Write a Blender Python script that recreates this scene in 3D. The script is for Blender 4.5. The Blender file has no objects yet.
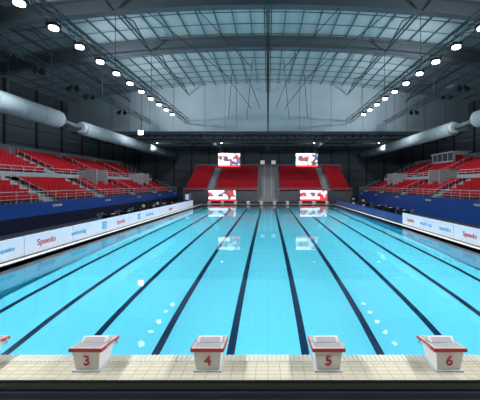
import bpy, math, random
from mathutils import Vector, Matrix
random.seed(4)
scene = bpy.context.scene
scene.view_settings.view_transform = 'Standard'
scene.view_settings.look = 'None'

# ------------------------------------------------------------ materials
def mat(name, col, rough=0.5, metal=0.0, emit=None, es=0.0, var=0.06, scale=3.0, spec=0.5):
    m = bpy.data.materials.new(name); m.use_nodes = True
    nt = m.node_tree; b = nt.nodes['Principled BSDF']
    b.inputs['Roughness'].default_value = rough
    b.inputs['Metallic'].default_value = metal
    b.inputs['Specular IOR Level'].default_value = spec
    tc = nt.nodes.new('ShaderNodeTexCoord'); n = nt.nodes.new('ShaderNodeTexNoise')
    n.inputs['Scale'].default_value = scale
    nt.links.new(tc.outputs['Object'], n.inputs['Vector'])
    r = nt.nodes.new('ShaderNodeValToRGB')
    r.color_ramp.elements[0].position = 0.3; r.color_ramp.elements[1].position = 0.7
    r.color_ramp.elements[0].color = tuple(c*(1-var) for c in col)+(1,)
    r.color_ramp.elements[1].color = tuple(min(1, c*(1+var)) for c in col)+(1,)
    nt.links.new(n.outputs['Fac'], r.inputs['Fac']); nt.links.new(r.outputs['Color'], b.inputs['Base Color'])
    if emit:
        b.inputs['Emission Color'].default_value = tuple(emit)+(1,)
        b.inputs['Emission Strength'].default_value = es
    return m

def tile_mat(name, c1, c2, mortar, sx, sy, rough=0.35):
    m = bpy.data.materials.new(name); m.use_nodes = True
    nt = m.node_tree; b = nt.nodes['Principled BSDF']; b.inputs['Roughness'].default_value = rough
    tc = nt.nodes.new('ShaderNodeTexCoord'); br = nt.nodes.new('ShaderNodeTexBrick')
    br.offset = 0.0
    br.inputs['Color1'].default_value = c1+(1,); br.inputs['Color2'].default_value = c2+(1,)
    br.inputs['Mortar'].default_value = mortar+(1,)
    br.inputs['Scale'].default_value = 1.0
    br.inputs['Brick Width'].default_value = sx; br.inputs['Row Height'].default_value = sy
    br.inputs['Mortar Size'].default_value = min(sx, sy)*0.07
    nt.links.new(tc.outputs['Object'], br.inputs['Vector']); nt.links.new(br.outputs['Color'], b.inputs['Base Color'])
    return m

M = {}
M['tile_floor'] = tile_mat('pool_tile', (0.150,0.64,0.78), (0.156,0.645,0.785), (0.143,0.628,0.768), 0.5, 0.5, .7)
M['line'] = mat('lane_line_tile', (0.006,0.02,0.06), 0.7)
M['deck'] = tile_mat('deck_tile', (0.60,0.55,0.42), (0.66,0.61,0.48), (0.38,0.35,0.27), 0.25, 0.12)
M['deckdark'] = mat('deck_dark', (0.04,0.05,0.06), 0.5)
M['rim'] = mat('pool_rim', (0.66,0.66,0.58), 0.3)
M['white'] = mat('white_paint', (0.80,0.79,0.79), 0.35, var=0.02)
M['platform'] = mat('platform_tread', (0.52,0.50,0.50), 0.7, var=0.05, scale=20)
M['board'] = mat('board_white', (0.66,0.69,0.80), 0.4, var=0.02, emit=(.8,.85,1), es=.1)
M['red'] = mat('red_seat', (0.44,0.012,0.024), 0.45, var=0.15, scale=8)
M['redp'] = mat('red_print', (0.52,0.03,0.035), 0.4, var=0.03)
M['cyan'] = mat('cyan_print', (0.02,0.38,0.68), 0.4, var=0.03)
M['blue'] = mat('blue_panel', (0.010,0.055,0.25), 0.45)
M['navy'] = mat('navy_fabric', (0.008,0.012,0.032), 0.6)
M['stripe'] = mat('barrier_stripe', (0.012,0.03,0.10), 0.5)
M['black'] = mat('black_metal', (0.008,0.009,0.012), 0.5)
M['concrete'] = mat('concrete', (0.15,0.16,0.18), 0.7, scale=1.2, var=0.12)
M['steps'] = mat('aisle_steps', (0.34,0.35,0.37), 0.7)
M['steel'] = mat('steel_grey', (0.10,0.125,0.145), 0.5, 0.0)
M['steellight'] = mat('steel_light', (0.50,0.55,0.58), 0.5, 0.0)
M['darksteel'] = mat('steel_dark', (0.04,0.055,0.07), 0.5, 0.0)
M['rail'] = mat('rail_steel', (0.60,0.63,0.66), 0.4, 0.2)
M['duct'] = mat('duct_fabric', (0.34,0.42,0.46), 0.8, scale=1)
M['ductring'] = mat('duct_ring', (0.26,0.32,0.36), 0.8, scale=1)
M['bulk'] = mat('bulkhead_panel', (0.40,0.485,0.54), 0.7, scale=0.25, var=0.08)
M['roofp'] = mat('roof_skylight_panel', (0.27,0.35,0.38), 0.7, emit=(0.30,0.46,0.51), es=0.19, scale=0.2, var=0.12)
M['roofd'] = mat('roof_side_panel', (0.15,0.19,0.22), 0.7, emit=(0.25,0.38,0.47), es=0.05)  # faint blue glow put into these panels to lighten them
M['wall'] = mat('wall_cladding', (0.11,0.135,0.16), 0.7)
M['lens'] = mat('lamp_lens', (1,1,1), 0.3, emit=(0.95,0.98,1), es=9)
M['grey'] = mat('tread_grey', (0.40,0.41,0.43), 0.8, scale=30)
M['glow'] = mat('doorway_glow', (0.6,0.62,0.6), 0.5, emit=(1,0.97,0.9), es=0.25)
M['glass'] = mat('booth_glass', (0.10,0.14,0.18), 0.1)

# ------------------------------------------------------------ mesh builder
class MB:
    def __init__(s, name, mats):
        s.n=name; s.v=[]; s.f=[]; s.mi=[]; s.mats=mats; s.sm=[]
    def box(s, x0,x1,y0,y1,z0,z1, m=0):
        b=len(s.v)
        s.v += [(x0,y0,z0),(x1,y0,z0),(x1,y1,z0),(x0,y1,z0),(x0,y0,z1),(x1,y0,z1),(x1,y1,z1),(x0,y1,z1)]
        for q in ((0,3,2,1),(4,5,6,7),(0,1,5,4),(1,2,6,5),(2,3,7,6),(3,0,4,7)):
            s.f.append(tuple(b+i for i in q)); s.mi.append(m); s.sm.append(False)
    def poly(s, pts, m=0):
        b=len(s.v); s.v += pts; s.f.append(tuple(range(b,b+len(pts)))); s.mi.append(m); s.sm.append(False)
    def prism(s, prof, x0, x1, m=0):
        b=len(s.v); n=len(prof)
        s.v += [(x0,y,z) for y,z in prof]+[(x1,y,z) for y,z in prof]
        s.f.append(tuple(b+i for i in range(n))); s.mi.append(m); s.sm.append(False)
        s.f.append(tuple(b+n+i for i in reversed(range(n)))); s.mi.append(m); s.sm.append(False)
        for i in range(n):
            j=(i+1)%n
            s.f.append((b+i,b+n+i,b+n+j,b+j)); s.mi.append(m); s.sm.append(False)
    def tube(s, p, q, r, m=0, seg=8, r2=None):
        p=Vector(p); q=Vector(q); d=(q-p)
        if d.length<1e-6: return
        r2 = r if r2 is None else r2
        d.normalize(); u=d.orthogonal().normalized(); w=d.cross(u)
        b=len(s.v)
        for c,rr in ((p,r),(q,r2)):
            for i in range(seg):
                a=2*math.pi*i/seg
                s.v.append(tuple(c+u*math.cos(a)*rr+w*math.sin(a)*rr))
        for i in range(seg):
            j=(i+1)%seg
            s.f.append((b+i,b+j,b+seg+j,b+seg+i)); s.mi.append(m); s.sm.append(seg>6)
        s.f.append(tuple(b+i for i in reversed(range(seg)))); s.mi.append(m); s.sm.append(False)
        s.f.append(tuple(b+seg+i for i in range(seg))); s.mi.append(m); s.sm.append(False)
    def truss(s, p, q, w, r=0.05, n=8, m=0):
        p=Vector(p); q=Vector(q); d=(q-p).normalized()
        up=Vector((0,0,1)); side=d.cross(up).normalized()
        C=[side*w/2+up*w/2, -side*w/2+up*w/2, -side*w/2-up*w/2, side*w/2-up*w/2]
        for c in C: s.tube(p+c,q+c,r,m,5)
        for k in range(n):
            a=p+(q-p)*k/n; b=p+(q-p)*(k+1)/n
            for i in range(4):
                j=(i+1)%4
                if k%2: s.tube(a+C[i],b+C[j],r*.6,m,4)
                else: s.tube(a+C[j],b+C[i],r*.6,m,4)
    def build(s, parent=None, loc=None):
        me=bpy.data.meshes.new(s.n); me.from_pydata(s.v,[],s.f)
        for m in s.mats: me.materials.append(M[m])
        me.polygons.foreach_set('material_index', s.mi)
        me.polygons.foreach_set('use_smooth', s.sm)
        me.update()
        o=bpy.data.objects.new(s.n, me); scene.collection.objects.link(o)
        if loc: o.location=loc
        if parent: o.parent=parent
        return o

def text(body, name, size, m, loc, rot, parent=None, bold=0.0):
    cu=bpy.data.curves.new(name,'FONT'); cu.body=body; cu.size=size; cu.align_x='CENTER'; cu.align_y='CENTER'
    cu.extrude=0.004; cu.offset=bold
    t=bpy.data.objects.new(name+'_tmp',cu); scene.collection.objects.link(t)
    bpy.context.view_layer.update()
    dg=bpy.context.evaluated_depsgraph_get()
    me=bpy.data.meshes.new_from_object(t.evaluated_get(dg)); bpy.data.objects.remove(t)
    me.materials.clear(); me.materials.append(M[m])
    o=bpy.data.objects.new(name,me); scene.collection.objects.link(o)
    o.location=loc; o.rotation_euler=rot
    if parent: o.parent=parent
    return o

# ------------------------------------------------------------ pool
Y0, Y1, HW = 6.8, 57.0, 12.5
prof=[(6.8,1.95),(8.5,1.78),(10,1.67),(12,1.42),(14,1.25),(18,1.02),(23,.85),(30,.70),(40,.55),(50,.46),(57,.40)]
def depth(y):
    for (a,da),(b,db) in zip(prof,prof[1:]):
        if y<=b: return da+(db-da)*(y-a)/(b-a)
    return prof[-1][1]
ys=[Y0+(Y1-Y0)*i/120 for i in range(121)]
pb=MB('pool_basin',['tile_floor','line','rim'])
for a,b in zip(ys,ys[1:]):
    da,db=-depth(a),-depth(b)
    pb.poly([(-HW,a,da),(HW,a,da),(HW,b,db),(-HW,b,db)],0)
    pb.poly([(-HW,a,da),(-HW,b,db),(-HW,b,0.1),(-HW,a,0.1)],0)
    pb.poly([(HW,a,da),(HW,a,0.1),(HW,b,0.1),(HW,b,db)],0)
    if a>8.3 and b<55.2:
        for k in range(10):
            x=-11.25+2.5*k
            pb.poly([(x-.135,a,da+.006),(x+.135,a,da+.006),(x+.135,b,db+.006),(x-.135,b,db+.006)],1)
pb.poly([(-HW,Y0,-depth(Y0)),(-HW,Y0,.1),(HW,Y0,.1),(HW,Y0,-depth(Y0))],0)
pb.poly([(-HW,Y1,-depth(Y1)),(HW,Y1,-depth(Y1)),(HW,Y1,.1),(-HW,Y1,.1)],0)
for k in range(10):
    x=-11.25+2.5*k
    for yy in (8.3,55.1):
        pb.box(x-.5,x+.5,yy-.12,yy+.12,-depth(yy)-.03,-depth(yy)+.015,1)
pb.build()

wm=bpy.data.materials.new('pool_water'); wm.use_nodes=True
nt=wm.node_tree; nt.nodes.clear()
out=nt.nodes.new('ShaderNodeOutputMaterial'); mx=nt.nodes.new('ShaderNodeMixShader')
tr=nt.nodes.new('ShaderNodeBsdfTransparent'); tr.inputs['Color'].default_value=(0.92,0.99,1,1)
gl=nt.nodes.new('ShaderNodeBsdfGlossy'); gl.inputs['Roughness'].default_value=0.02
fr=nt.nodes.new('ShaderNodeFresnel'); fr.inputs['IOR'].default_value=1.33
tc=nt.nodes.new('ShaderNodeTexCoord'); nz=nt.nodes.new('ShaderNodeTexNoise'); nz.inputs['Scale'].default_value=0.9; nz.inputs['Detail'].default_value=2
bp=nt.nodes.new('ShaderNodeBump'); bp.inputs['Strength'].default_value=0.12; bp.inputs['Distance'].default_value=0.02
nt.links.new(tc.outputs['Object'],nz.inputs['Vector']); nt.links.new(nz.outputs['Fac'],bp.inputs['Height'])
nt.links.new(bp.outputs['Normal'],gl.inputs['Normal'])
nt.links.new(fr.outputs['Fac'],mx.inputs['Fac']); nt.links.new(tr.outputs[0],mx.inputs[1]); nt.links.new(gl.outputs[0],mx.inputs[2])
nt.links.new(mx.outputs[0],out.inputs['Surface'])
M['water']=wm
w=MB('pool_water',['water']); w.poly([(-HW,Y0,0),(HW,Y0,0),(HW,Y1,0),(-HW,Y1,0)]); w.build()

# ------------------------------------------------------------ floor / deck
d=MB('floor',['deck','deckdark','rim','grey'])
d.box(-20,20,-12,Y0-.0,-.3,.12,0)
d.box(-20,-HW,Y0,Y1,-.3,.12,1); d.box(HW,20,Y0,Y1,-.3,.12,1)
d.box(-20,20,Y1,62,-.3,.12,1)
d.box(-38,-20,-12,86,-.3,.10,1); d.box(20,38,-12,86,-.3,.10,1); d.box(-20,20,62,86,-.3,.10,1)
for s in (-1,1):
    a,b=sorted((s*HW,s*(HW+.35)))
    d.box(a,b,Y0,Y1,.12,.14,2)
d.box(-HW,HW,Y1,Y1+.35,.12,.14,2)
x=-12.5
while x<12.5:
    d.box(x,x+.07,6.55,6.80,.12,.132,2); x+=.1
d.build()

# ------------------------------------------------------------ starting blocks
def block_mesh():
    b=MB('starting_block',['white','redp','platform','rail','grey'])
    # pedestal tapering towards the foot
    def frustum(x0,x1,m,ya,yb):
        pass
    bb=len(b.v)
    for (hw,y0,y1,z0,z1) in ((.235,.05,.48,.0,.0),(.285,.0,.60,.44,.36)):
        b.v += [(-hw,y0,z0),(hw,y0,z0),(hw,y1,z1),(-hw,y1,z1)]
    for q in ((0,3,2,1),(4,5,6,7),(0,1,5,4),(1,2,6,5),(2,3,7,6),(3,0,4,7)):
        b.f.append(tuple(bb+i for i in q)); b.mi.append(0); b.sm.append(False)
    b.box(-.29,.29,0,.54,0,.03,3)
    b.prism([(-.03,.43),(-.03,.50),(.70,.405),(.70,.34)],-.34,.34,1)
    b.prism([(-.025,.50),(-.025,.508),(.695,.413),(.695,.405)],-.325,.325,2)
    for i in range(10):
        y=.04+.062*i; z=.511-.1319*(y+.02)
        b.box(-.28,.28,y,y+.016,z-.02,z+.004,4)
    b.prism([(.26,.48),(.35,.555),(.39,.555),(.45,.45)],-.26,.26,0)
    b.prism([(.255,.483),(.345,.561),(.355,.556),(.265,.478)],-.21,.21,2)
    b.tube((-.34,.62,.39),(-.34,.62,.28),.014,3); b.tube((.34,.62,.39),(.34,.62,.28),.014,3)
    b.tube((-.34,.62,.28),(.34,.62,.28),.014,3)
    for sx in (-.36,.36): b.tube((sx,.1,.45),(sx,.45,.40),.016,3)
    return b
for end in (0,1):
    for k in range(10):
        x=-11.25+2.5*k
        bm=block_mesh() ; o=bm.build()
        if end==0:
            o.location=(x,6.18,.12)
            t=text(str(k),'lane_number',.30,'redp',(0,.018,.22),(math.radians(96.5),0,0),o,.006)
        else:
            o.location=(x,57.75,.12); o.rotation_euler=(0,0,math.pi)

nb=MB('pool_end_barrier',['black','navy','stripe','rail'])
nb.box(-16,16,4.97,5.03,.12,.70,0)
nb.box(-16,16,4.95,4.97,.15,.55,1); nb.box(-16,16,4.94,4.965,.555,.575,2)
nb.tube((-16,5,.71),(16,5,.71),.022,0)
nb.tube((-16,4.92,.47),(16,4.92,.47),.006,2)
nb.build()

# ------------------------------------------------------------ advertising boards
lb=MB('advertising_board',['board','black','cyan','blue'])
y=8.0
while y<52:
    lb.box(-13.05,-12.98,y,y+3.95,.16,1.22,0); lb.box(-13.1,-13.05,y,y+3.95,.12,1.24,1)
    lb.box(-13.5,-13.1,y+.4,y+.45,.12,.17,1); lb.box(-13.5,-13.1,y+3.4,y+3.45,.12,.17,1)
    y+=4.0
lo=lb.build()
Rl=(math.radians(90),0,math.radians(90))
for yy,t,c,s in ((14.9,'aquatics','cyan',.3),(17.6,'Speedo','redp',.5),(20.6,'swimming','cyan',.4),(26.5,'Speedo','redp',.5),(33,'world cup','cyan',.5),(40,'Speedo','redp',.5)):
    text(t,'board_text',s,c,(-12.972,yy,.70),Rl,lo,.008)
def logo(yy,s):
    l=MB('board_logo',['cyan','white'])
    l.box(-12.978,-12.968,yy-.3,yy+.3,.45,1.02,0)
    for z in (.56,.70,.84): l.box(-12.968,-12.962,yy-.2,yy+.2,z,z+.05,1)
    l.build(lo)
logo(13.5,1); logo(23.8,1); logo(30.2,1)
rb=MB('advertising_board',['board','black','cyan','blue'])
y=9.0
while y<29:
    rb.box(12.98,13.05,y,y+3.95,.16,1.22,0); rb.box(13.05,13.1,y,y+3.95,.12,1.24,1)
    rb.box(13.1,13.5,y+.4,y+.45,.12,.17,1); rb.box(13.1,13.5,y+3.4,y+3.45,.12,.17,1)
    y+=4.0
while y<55:
    rb.box(12.98,13.05,y,y+3.95,.16,.95,3); rb.box(13.05,13.1,y,y+3.95,.12,.97,1)
    y+=4.0
ro=rb.build()
Rr=(math.radians(90),0,math.radians(-90))
for yy,t,c,s in ((19.3,'Speedo','redp',.45),(22,'aquatics','cyan',.45),(24.7,'world cup','cyan',.45),(27.3,'Speedo','redp',.45),(15,'aquatics','cyan',.5)):
    text(t,'board_text',s,c,(12.972,yy,.70),Rr,ro,.008)

# ------------------------------------------------------------ seating stands
NR=14
def stand_side(s, ya, yb, name):
    b=MB(name,['concrete','red','steps','rail','darksteel'])
    aisles=[ya+7.5+9.0*i for i in range(int((yb-ya)/9))]
    for r in range(NR):
        x0=20.4+.86*r; x1=x0+.86; z=2.3+.41*r
        a,c=sorted((s*x0,s*x1))
        b.box(a,c,ya,yb,z-.9 if r else .1,z,0)
        for yy in aisles:
            b.box(a,c,yy-.65,yy+.65,z,z+.02,2)
            b.box(*sorted((s*(x0-.01),s*x0)),yy-.65,yy+.65,z-.41,z,2)
            b.box(*sorted((s*(x0-.42),s*x0)),yy-.65,yy+.65,z-.41,z-.2,2)
            if r<5 or r>6:
                b.tube((s*x0,yy-.7,z),(s*x0,yy-.7,z+1),.02,3,4)
                if r not in (4,NR-1): b.tube((s*x0,yy-.7,z+1),(s*x1,yy-.7,z+1.41),.025,3,4)
        if r in (5,):
            continue
        if r==6:
            b.box(*sorted((s*(x0),s*(x0+.1))),ya,yb,z-.41,z+.5,2)
            for zz in (.75,1.1): b.tube((s*(x0+.1),ya,z+zz),(s*(x0+.1),yb,z+zz),.03,3,5)
            yy=ya
            while yy<yb: b.tube((s*(x0+.1),yy,z),(s*(x0+.1),yy,z+1.1),.025,3,4); yy+=1.5
            continue
        y=ya+.4
        while y<yb-.4:
            if all(abs(y-q)>.95 for q in aisles):
                cx=x0+.52
                a,c=sorted((s*(cx-.2),s*(cx+.2))); b.box(a,c,y-.23,y+.23,z+.36,z+.42,1)
                a,c=sorted((s*(cx+.18),s*(cx+.25))); b.box(a,c,y-.23,y+.23,z+.38,z+.82,1)
                a,c=sorted((s*(cx+.0),s*(cx+.06))); b.box(a,c,y-.03,y+.03,z,z+.37,4)
            y+=.52
    top=2.3+.41*(NR-1); xb=20.4+.86*NR
    a,c=sorted((s*xb,s*(xb+.2))); b.box(a,c,ya,yb,.1,top+1.3,0)
    for ye in (ya,yb-.15):
        for r in range(NR):
            x0=20.4+.86*r; a,c=sorted((s*x0,s*(x0+.86))); b.box(a,c,ye,ye+.15,.1,2.3+.41*r,0)
    for yy in (ya+21,ya+39,ya+54):
        b.box(*sorted((s*23.2,s*25.9)),yy-1.4,yy-1.2,3.4,6.0,2); b.box(*sorted((s*23.2,s*25.9)),yy+1.2,yy+1.4,3.4,6.0,2)
        b.box(*sorted((s*24.9,s*25.1)),yy-1.2,yy+1.2,3.4,6.0,4); b.box(*sorted((s*24.6,s*25.9)),yy-1.4,yy+1.4,5.9,6.05,2)
    return b.build()
gl_=stand_side(-1,3,66,'grandstand'); gr_=stand_side(1,3,66,'grandstand')

def parapet(s,par):
    b=MB('parapet',['blue','navy','rail','concrete'])
    a,c=sorted((s*20.0,s*20.3))
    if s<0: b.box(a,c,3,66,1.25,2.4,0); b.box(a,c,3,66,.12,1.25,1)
    else: b.box(a,c,3,66,.12,2.4,0)
    for z in (2.75,3.05,3.35): b.tube((s*20.15,3,z),(s*20.15,66,z),.018 if z<3.3 else .03,2,5)
    y=3
    while y<=66: b.tube((s*20.15,y,2.4),(s*20.15,y,3.35),.02,2,4); y+=1.5
    b.build(par)
parapet(-1,gl_); parapet(1,gr_)
b=MB('commentary_booth',['white','glass','redp','steel'])
b.box(30.9,33.6,50,56.4,7.0,7.2,0); b.box(30.7,33.8,49.8,56.6,9.3,9.5,0); b.box(33.4,33.6,50,56.4,7.2,9.3,0)
b.box(30.9,33.6,50,50.15,7.2,9.3,0); b.box(30.9,33.6,56.25,56.4,7.2,9.3,0)
b.box(30.9,31.0,50,56.4,7.2,8.0,0); b.box(30.87,30.9,50.3,56.1,7.3,7.75,2)
b.box(30.93,30.98,50.15,56.25,8.0,9.3,1)
for y in (50.1,51.6,53.2,54.8,56.2): b.box(30.88,31.02,y-.06,y+.06,8.0,9.3,0)
b.box(31.2,33.2,49.95,50.0,7.6,8.9,2)
for (x,y) in ((31,50.1),(33.5,50.1),(31,56.3),(33.5,56.3)): b.box(x-.08,x+.08,y-.08,y+.08,.1,7.0,3)
b.build(gr_)

def stand_far():
    b=MB('grandstand',['concrete','red','steps','rail','darksteel','glow'])
    aisles=[-13.0,13.0]
    for r in range(NR):
        y0=66.4+.86*r; z=2.3+.44*r
        for (xa,xb) in ((-18.6,-2.4),(2.4,18.6)):
            b.box(xa,xb,y0,y0+.86,.1,z,0)
        for q in aisles: b.box(q-.65,q+.65,y0-.01,y0+.86,z-.3,z+.03,2)
        x=-18.3
        while x<18.4:
            if abs(x)>2.7 and all(abs(x-q)>.95 for q in aisles):
                b.box(x-.23,x+.23,y0+.3,y0+.7,z+.36,z+.42,1)
                b.box(x-.23,x+.23,y0+.68,y0+.75,z+.38,z+.84,1)
                b.box(x-.03,x+.03,y0+.5,y0+.56,z,z+.37,4)
            x+=.52
    for r in range(24):
        y0=66.4+.5*r; z=.5+.32*r
        b.box(-2.4,2.4,y0,y0+.5,.1,z,2)
    for x in (-2.35,-.8,.8,2.35):
        b.tube((x,66.4,1.5),(x,78.4,9.0),.05,3,5)
    b.box(-2.4,2.4,78.4,78.7,8.0,8.3,2)
    b.box(-2.0,-.9,79.0,79.1,8.2,10.2,5); b.box(.9,2.0,79.0,79.1,8.2,10.2,5)
    b.box(-19,19,78.6,79.0,.1,9.2,0)
    go=b.build()
    p=MB('parapet',['blue','rail','concrete'])
    for (xa,xb) in ((-18.6,-2.4),(2.4,18.6)):
        p.box(xa,xb,66.0,66.3,.12,2.4,2)
        for z in (2.8,3.1): p.tube((xa,66.15,z),(xb,66.15,z),.025,1,5)
        x=xa
        while x<=xb: p.tube((x,66.15,2.4),(x,66.15,3.1),.02,1,4); x+=1.5
    p.build(go)
stand_far()

# ------------------------------------------------------------ walls
def clad(name,x0,x1,y0,y1,z0,z1,axis):
    b=MB(name,['wall','darksteel'])
    b.box(x0,x1,y0,y1,z0,z1,0)
    if axis=='y':
        inner = x1 if x1<0 else x0; sg=1 if x1<0 else -1
        y=y0+1
        while y<y1:
            a,c=sorted((inner,inner+sg*.25)); b.box(a,c,y,y+.3,z0,z1,1); y+=6
        z=z0+3
        while z<z1: a,c=sorted((inner,inner+sg*.08)); b.box(a,c,y0,y1,z,z+.15,1); z+=2.5
    else:
        x=x0+1
        while x<x1: b.box(x,x+.3,y0-.25,y0,z0,z1,1); x+=5
        z=z0+3
        while z<z1: b.box(x0,x1,y0-.08,y0,z,z+.15,1); z+=2.5
    return b.build()
clad('wall_left',-38.4,-38,-12,86,-.3,20,'y'); clad('wall_right',38,38.4,-12,86,-.3,20,'y')
clad('wall_far',-38,38,86,86.4,-.3,16,'x')
wb=MB('wall_back',['wall']); wb.box(-38,38,-12.4,-12,-.3,24); wb.build()

# ------------------------------------------------------------ roof
def rz(x): return 23.3-4.0*(x/38)**2
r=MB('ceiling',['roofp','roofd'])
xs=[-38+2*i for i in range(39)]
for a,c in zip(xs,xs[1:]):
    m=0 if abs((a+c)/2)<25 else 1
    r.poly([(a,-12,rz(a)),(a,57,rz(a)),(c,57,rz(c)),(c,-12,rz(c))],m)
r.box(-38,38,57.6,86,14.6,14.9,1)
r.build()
st=MB('roof_purlins',['steel','darksteel'])
x=-36
while x<=36:
    st.box(x-.05,x+.05,-12,57,rz(x)-.2,rz(x)-.02,0); x+=2
y=2.0
while y<56.5:
    for a,c in zip(xs,xs[1:]):
        st.tube((a,y,rz(a)-.25),(c,y,rz(c)-.25),.05,0,4)
    y+=2.4
st.build()
gd=MB('roof_girder',['steel','darksteel'])
for Y in (11,20,29.5,38.6):
    dp=1.6
    for a,c in zip(xs,xs[1:]):
        za,zc=rz(a)-.3,rz(c)-.3
        for (o1,o2,wd) in ((0,.18,.35),(dp-.2,dp,.4),(.18,dp-.2,.07)):
            b=len(gd.v)
            for xx,zz in ((a,za),(c,zc)):
                gd.v += [(xx,Y-wd,zz-o1),(xx,Y+wd,zz-o1),(xx,Y+wd,zz-o2),(xx,Y-wd,zz-o2)]
            for q in ((0,1,5,4),(1,2,6,5),(2,3,7,6),(3,0,4,7)):
                gd.f.append(tuple(b+i for i in q)); gd.mi.append(0); gd.sm.append(False)
gd.build()
tw=MB('roof_truss',['darksteel','steellight'])
for X in (-15,15,-26,26):
    zt=rz(X)-.5
    tw.tube((X,2,zt-1.3),(X,56.9,zt-1.3),.09,0,5)
    for k in range(6):
        Y=2+9*k
        tw.tube((X,Y,zt-1.3),(X,Y+4.5,zt),.07,0,5); tw.tube((X,Y+9,zt-1.3),(X,Y+4.5,zt),.07,0,5)
for X in (-.35,.35): tw.tube((X,2,rz(0)-1.9),(X,56.9,rz(0)-1.9),.06,0,6)
for k in range(22):
    Y=4+2.4*k; tw.tube((-.35,Y,rz(0)-1.9),(.35,Y+1.2,rz(0)-1.9),.03,0,4); tw.tube((0,Y,rz(0)-1.9),(0,Y,rz(0)-.2),.03,0,4)
for s in (-1,1):
    for (Ya,xa,Yb,xb,zb) in ((29.5,7,42,2.2,20.2),(38.6,8,54,3,17.6),(38.6,4,54,1.4,17.6),(29.5,12,46,5.5,20),(46,5.5,56.8,7.5,16.5),(42,2.2,56.8,4.0,16.2)):
        tw.tube((s*xa,Ya,rz(xa)-1.9),(s*xb,Yb,zb),.045,0,5)
tw.build()
bk=MB('wall_bulkhead',['bulk','steel','darksteel'])
for a,c in zip(xs,xs[1:]):
    bk.poly([(a,57.0,14.3),(c,57.0,14.3),(c,57.0,rz(c)),(a,57.0,rz(a))],0)
    bk.poly([(a,57.6,14.0),(a,57.6,rz(a)),(c,57.6,rz(c)),(c,57.6,14.0)],0)
bk.box(-38,38,56.9,57.7,14.0,14.3,0)
x=-36
while x<37:
    bk.box(x-.03,x+.03,56.97,57,14.3,rz(x)-.1,1); x+=6
bk.build()

# ------------------------------------------------------------ lighting catwalks
def lamp_area(loc, power, size=.5, aim=None, col=(0.96,0.98,1), spread=180):
    l=bpy.data.lights.new('flood_and_fill_lamp','AREA'); l.shape='DISK'; l.size=size; l.energy=power; l.color=col
    l.spread=math.radians(spread)
    o=bpy.data.objects.new('flood_and_fill_lamp',l); scene.collection.objects.link(o); o.location=loc
    o.visible_glossy=False
    if aim:
        dd=Vector(aim)-Vector(loc); o.rotation_euler=dd.to_track_quat('-Z','Y').to_euler()
    return o
for s in (-1,1):
    c=MB('lighting_catwalk',['darksteel','black','lens','rail'])
    X=s*15
    c.truss((X,-1,15.7),(X,56.5,15.7),.7,.05,32,0)
    for Y in (11,20,29.5,38.6,48): c.tube((X,Y,16),(X,Y,rz(X)-1.9),.03,0,5)
    lamps=[]
    for i in range(-6,11):  # nearest lamps added out of view to light block backs and near water
        Y=18.1+2.9*i
        c.box(X-.34,X+.34,Y-.3,Y+.3,14.98,15.2,1)
        c.tube((X,Y,14.98),(X,Y,14.82),.30,2,14)
        c.tube((X,Y,15.2),(X,Y,15.4),.04,0,5)
        lamps.append(Y)
    co=c.build()
    for Y in lamps:
        o=lamp_area((X,Y,14.8),600,.45,(s*4,Y+1.5,0),spread=125); o.parent=co
for s in (-1,1):
    c=MB('floodlight_bar',['darksteel','black','lens'])
    X=s*21.3
    c.truss((X,10,15.2),(X,55.0,15.2),.5,.04,24,0)
    for Y in (11,20,29.5,38.6,48): c.tube((X,Y,15.4),(X,Y,rz(X)-1.9),.03,0,5)
    for Y in (14,17,20,21,24,25,28,33,36,44):
        for dx in (-.3,.3):
            c.tube((X+dx,Y,14.7),(X+dx*1.6,Y-.4,14.25),.2,1,8,.28)
            c.tube((X+dx,Y,14.95),(X+dx,Y,14.6),.03,1,4)
    if s<0:
        Y=50.3
        c.box(X-.45,X+.45,Y-.1,Y+.15,12.2,13.0,1); c.box(X-.4,X+.4,Y-.13,Y-.1,12.25,12.95,2)
        c.tube((X,Y+.03,12.95),(X,Y,15),.04,1,5)
    co=c.build()
    for Y in (16,28,40,52):
        o=lamp_area((X,Y,13.9),260,.5,(s*28,Y,4),spread=140); o.parent=co
    for Y in (20,34,44):   # added unseen fill lights, aimed up to brighten roof and bulkhead
        o=lamp_area((X,Y,15.8),850,.8,(0,Y+16,20.8),spread=160); o.parent=co
t=MB('stage_light_truss',['darksteel','black'])
t.truss((-24,55.9,13.5),(24,55.9,13.5),.45,.04,40,0)
for i in range(35):
    x=-23.4+i*1.35+random.uniform(-.2,.2)
    t.tube((x,55.8,13.2),(x+random.uniform(-.2,.2),55.4,12.75),.15,1,8,.2)
for x in (-22,-8,8,22): t.tube((x,55.8,13.6),(x,55.8,rz(x)-.4),.03,0,4)
t.build()
t=MB('rear_ceiling_services',['darksteel','steel','duct'])
for Y in (62,68,74,80):
    t.truss((-37,Y,13.6),(37,Y,13.6),.8,.06,44,0)
for X in (-12,12): t.tube((X,58,13.0),(X,85,13.0),.35,1,10)
for X in (-3,4,-17,18): t.tube((X,58,12.9),(X,85,12.9),.12,0,8)
t.build()
for x in (-24,-10,10,24):
    f=MB('rear_fill_light',['black','lens']); f.box(x-.3,x+.3,64.7,65.3,12.9,13.1,0); f.tube((x,65,12.9),(x,65,12.87),.2,1,10)  # fixtures added to brighten the dim rear stands and wall
    f.tube((x,65,13.1),(x,65,14.55),.04,0,5); fo=f.build()
    o=lamp_area((x,65,12.8),520,.5,(x,74,3)); o.parent=fo

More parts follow.
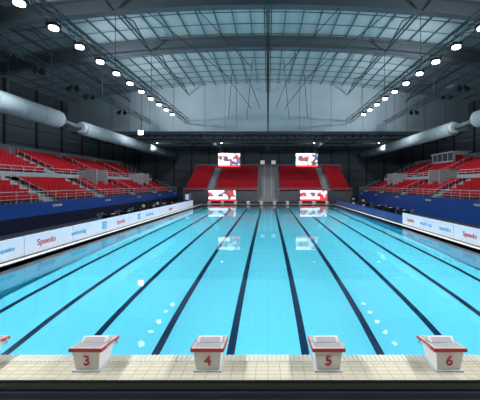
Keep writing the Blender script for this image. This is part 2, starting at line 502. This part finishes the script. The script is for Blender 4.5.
for s in (-1,1):
    c=MB('ventilation_duct',['duct','ductring','steel'])
    X=s*26
    def seg(ya,yb,z,r):
        c.tube((X,ya,z),(X,yb,z),r,0,24)
        c.tube((X,yb,z),(X,yb+.5,z),r,0,24,r*.75)
        c.tube((X,ya-.5,z),(X,ya,z),r*.75,0,24,r)
        y=ya
        while y<=yb: c.tube((X,y,z),(X,y+.08,z),r+.015,1,24); y+=3
        y=ya+2
        while y<yb:
            c.tube((X,y,z+r),(X,y,14.5 if y>57 else rz(X)-.4),.03,2,4); y+=6
    seg(10,37,12.0,1.05)
    seg(42,82,11.8,.95)
    c.tube((X,37.4,12.0),(X,41.6,11.8),.3,2,16)
    c.build()

c=MB('suspended_cable',['black','steel'])
c.tube((-.14,30.5,rz(0)-.3),(0,30.5,7.6),.045,0,6); c.tube((.14,30.5,rz(0)-.3),(0,30.5,7.6),.045,0,6)
c.tube((0,30.5,7.8),(0,30.5,7.4),.09,0,8)
c.build()

# ------------------------------------------------------------ video screens
def screen_mat(name, seed):
    m=bpy.data.materials.new(name); m.use_nodes=True; nt=m.node_tree; b=nt.nodes['Principled BSDF']
    tc=nt.nodes.new('ShaderNodeTexCoord'); mp=nt.nodes.new('ShaderNodeMapping'); mp.inputs['Location'].default_value=(seed,0,seed*.3)
    v=nt.nodes.new('ShaderNodeTexVoronoi'); v.inputs['Scale'].default_value=1.6
    r=nt.nodes.new('ShaderNodeValToRGB'); r.color_ramp.interpolation='CONSTANT'
    el=r.color_ramp.elements; el[0].position=0; el[0].color=(0.85,.9,1,1); el[1].position=.3; el[1].color=(.6,.05,.06,1)
    for p,cc in ((.5,(.08,.2,.4,1)),(.6,(.9,.85,.8,1)),(.75,(.55,.12,.1,1)),(.88,(.1,.1,.13,1))):
        e=el.new(p); e.color=cc
    nt.links.new(tc.outputs['Object'],mp.inputs['Vector']); nt.links.new(mp.outputs[0],v.inputs['Vector'])
    sp=nt.nodes.new('ShaderNodeSeparateColor'); nt.links.new(v.outputs['Color'],sp.inputs[0])
    nt.links.new(sp.outputs[0],r.inputs['Fac']); nt.links.new(r.outputs['Color'],b.inputs['Emission Color'])
    b.inputs['Emission Strength'].default_value=1.3; b.inputs['Base Color'].default_value=(0.02,.02,.02,1)
    return m
M['scr1']=screen_mat('screen_image_a',1.3); M['scr2']=screen_mat('screen_image_b',4.1)
M['scrw']=mat('screen_white',(.8,.85,.9),.4,emit=(.9,.95,1),es=1.3)
M['scrb']=mat('screen_red',(.6,.05,.05),.4,emit=(.75,.05,.07),es=1.0)
for s in (-1,1):
    b=MB('video_screen',['black','scr1','scrw','darksteel','scrb'])
    xc=s*8.85
    b.box(xc-2.6,xc+2.6,68.5,68.8,7.8,11.1,0); b.box(xc-2.5,xc+2.5,68.46,68.5,7.9,11.0,1); b.box(xc-2.5,xc+.1,68.43,68.46,8.3,9.1,2); b.box(xc-2.5,xc+2.5,68.42,68.46,7.9,8.3,4); b.box(xc-2.5,xc+1.0,68.43,68.46,10.4,11.0,2)
    for dx in (-2,2): b.tube((xc+dx,68.7,11.1),(xc+dx,68.7,14.55),.05,3,5)
    b.build()
    b=MB('video_screen',['black','scr2','scrw','darksteel','scrb'])
    xc=s*9.4
    b.box(xc-2.9,xc+2.9,61.6,61.9,.45,2.8,0); b.box(xc-2.8,xc+2.8,61.56,61.6,.55,2.7,1); b.box(xc-2.8,xc+1.2,61.53,61.56,.9,1.4,2); b.box(xc-2.8,xc+2.8,61.52,61.56,.55,.85,4); b.box(xc-2.8,xc+.4,61.53,61.56,2.3,2.7,2)
    for dx in (-2.4,2.4): b.box(xc+dx-.1,xc+dx+.1,61.4,62.0,.12,.45,3)
    b.build()

# ------------------------------------------------------------ deck furniture
def chair(x,y,rot,m='black'):
    b=MB('folding_chair',[m,'rail'])
    b.box(-.22,.22,-.22,.22,.43,.47,0); b.box(-.22,.22,.2,.24,.6,.92,0)
    for a in (-.2,.2):
        b.tube((a,-.2,0),(a,.22,.9),.014,1,5); b.tube((a,.22,0),(a,-.18,.45),.014,1,5)
    o=b.build(loc=(x,y,.12)); o.rotation_euler=(0,0,rot)
def table(x,y,rot):
    b=MB('officials_table',['black','white'])
    b.box(-.9,.9,-.4,.4,.72,.76,0); b.box(-.9,.9,-.4,-.38,.05,.72,0); b.box(-.9,-.88,-.4,.4,.05,.72,0); b.box(.88,.9,-.4,.4,.05,.72,0)
    for a in (-.86,.86):
        for c in (-.36,.36): b.tube((a,c,0),(a,c,.72),.02,1,5)
    b.box(-.5,-.15,-.1,.1,.76,.98,0); b.box(.2,.5,-.15,.1,.76,.8,1)
    o=b.build(loc=(x,y,.12)); o.rotation_euler=(0,0,rot)
for i,y in enumerate((31,34.5,38,42,46,50)):
    table(-16.2,y,math.radians(90)); chair(-17.2,y-.3,math.radians(90)); chair(-17.2,y+.5,math.radians(90))
for y in (36,40,44,50):
    table(16.2,y,math.radians(-90)); chair(17.2,y,math.radians(-90))
tb=MB('timing_tower',['blue','white','black'])
tb.box(-14.8,-14.0,53.4,54.4,.12,2.4,0); tb.box(-14.7,-14.1,53.36,53.4,1.2,2.2,1); tb.box(-14.9,-13.9,53.3,54.5,2.4,2.5,2); tb.build()
def speaker(x,y):
    b=MB('loudspeaker_stack',['black','grey'])
    b.box(x-.4,x+.4,y-.35,y+.35,.12,1.0,0); b.box(x-.35,x+.35,y-.3,y+.3,1.0,1.9,0)
    b.tube((x,y-.35,.55),(x,y-.37,.55),.27,1,14); b.tube((x,y-.3,1.4),(x,y-.32,1.4),.2,1,14); b.build()
speaker(-14.8,40.5); speaker(-14.8,36); speaker(15.0,47.5); speaker(15.0,53)

# ------------------------------------------------------------ world + camera
wd=bpy.data.worlds.new('World'); scene.world=wd; wd.use_nodes=True
wd.node_tree.nodes['Background'].inputs[0].default_value=(.3,.45,.55,1); wd.node_tree.nodes['Background'].inputs[1].default_value=.3
cam=bpy.data.cameras.new('Camera'); co=bpy.data.objects.new('Camera',cam); scene.collection.objects.link(co)
co.location=(0,0,4.0); co.rotation_euler=(math.radians(90),0,0)
cam.sensor_width=36; cam.lens=22.5; cam.shift_x=-28/480; cam.shift_y=-16/480; cam.clip_end=300
scene.camera=co
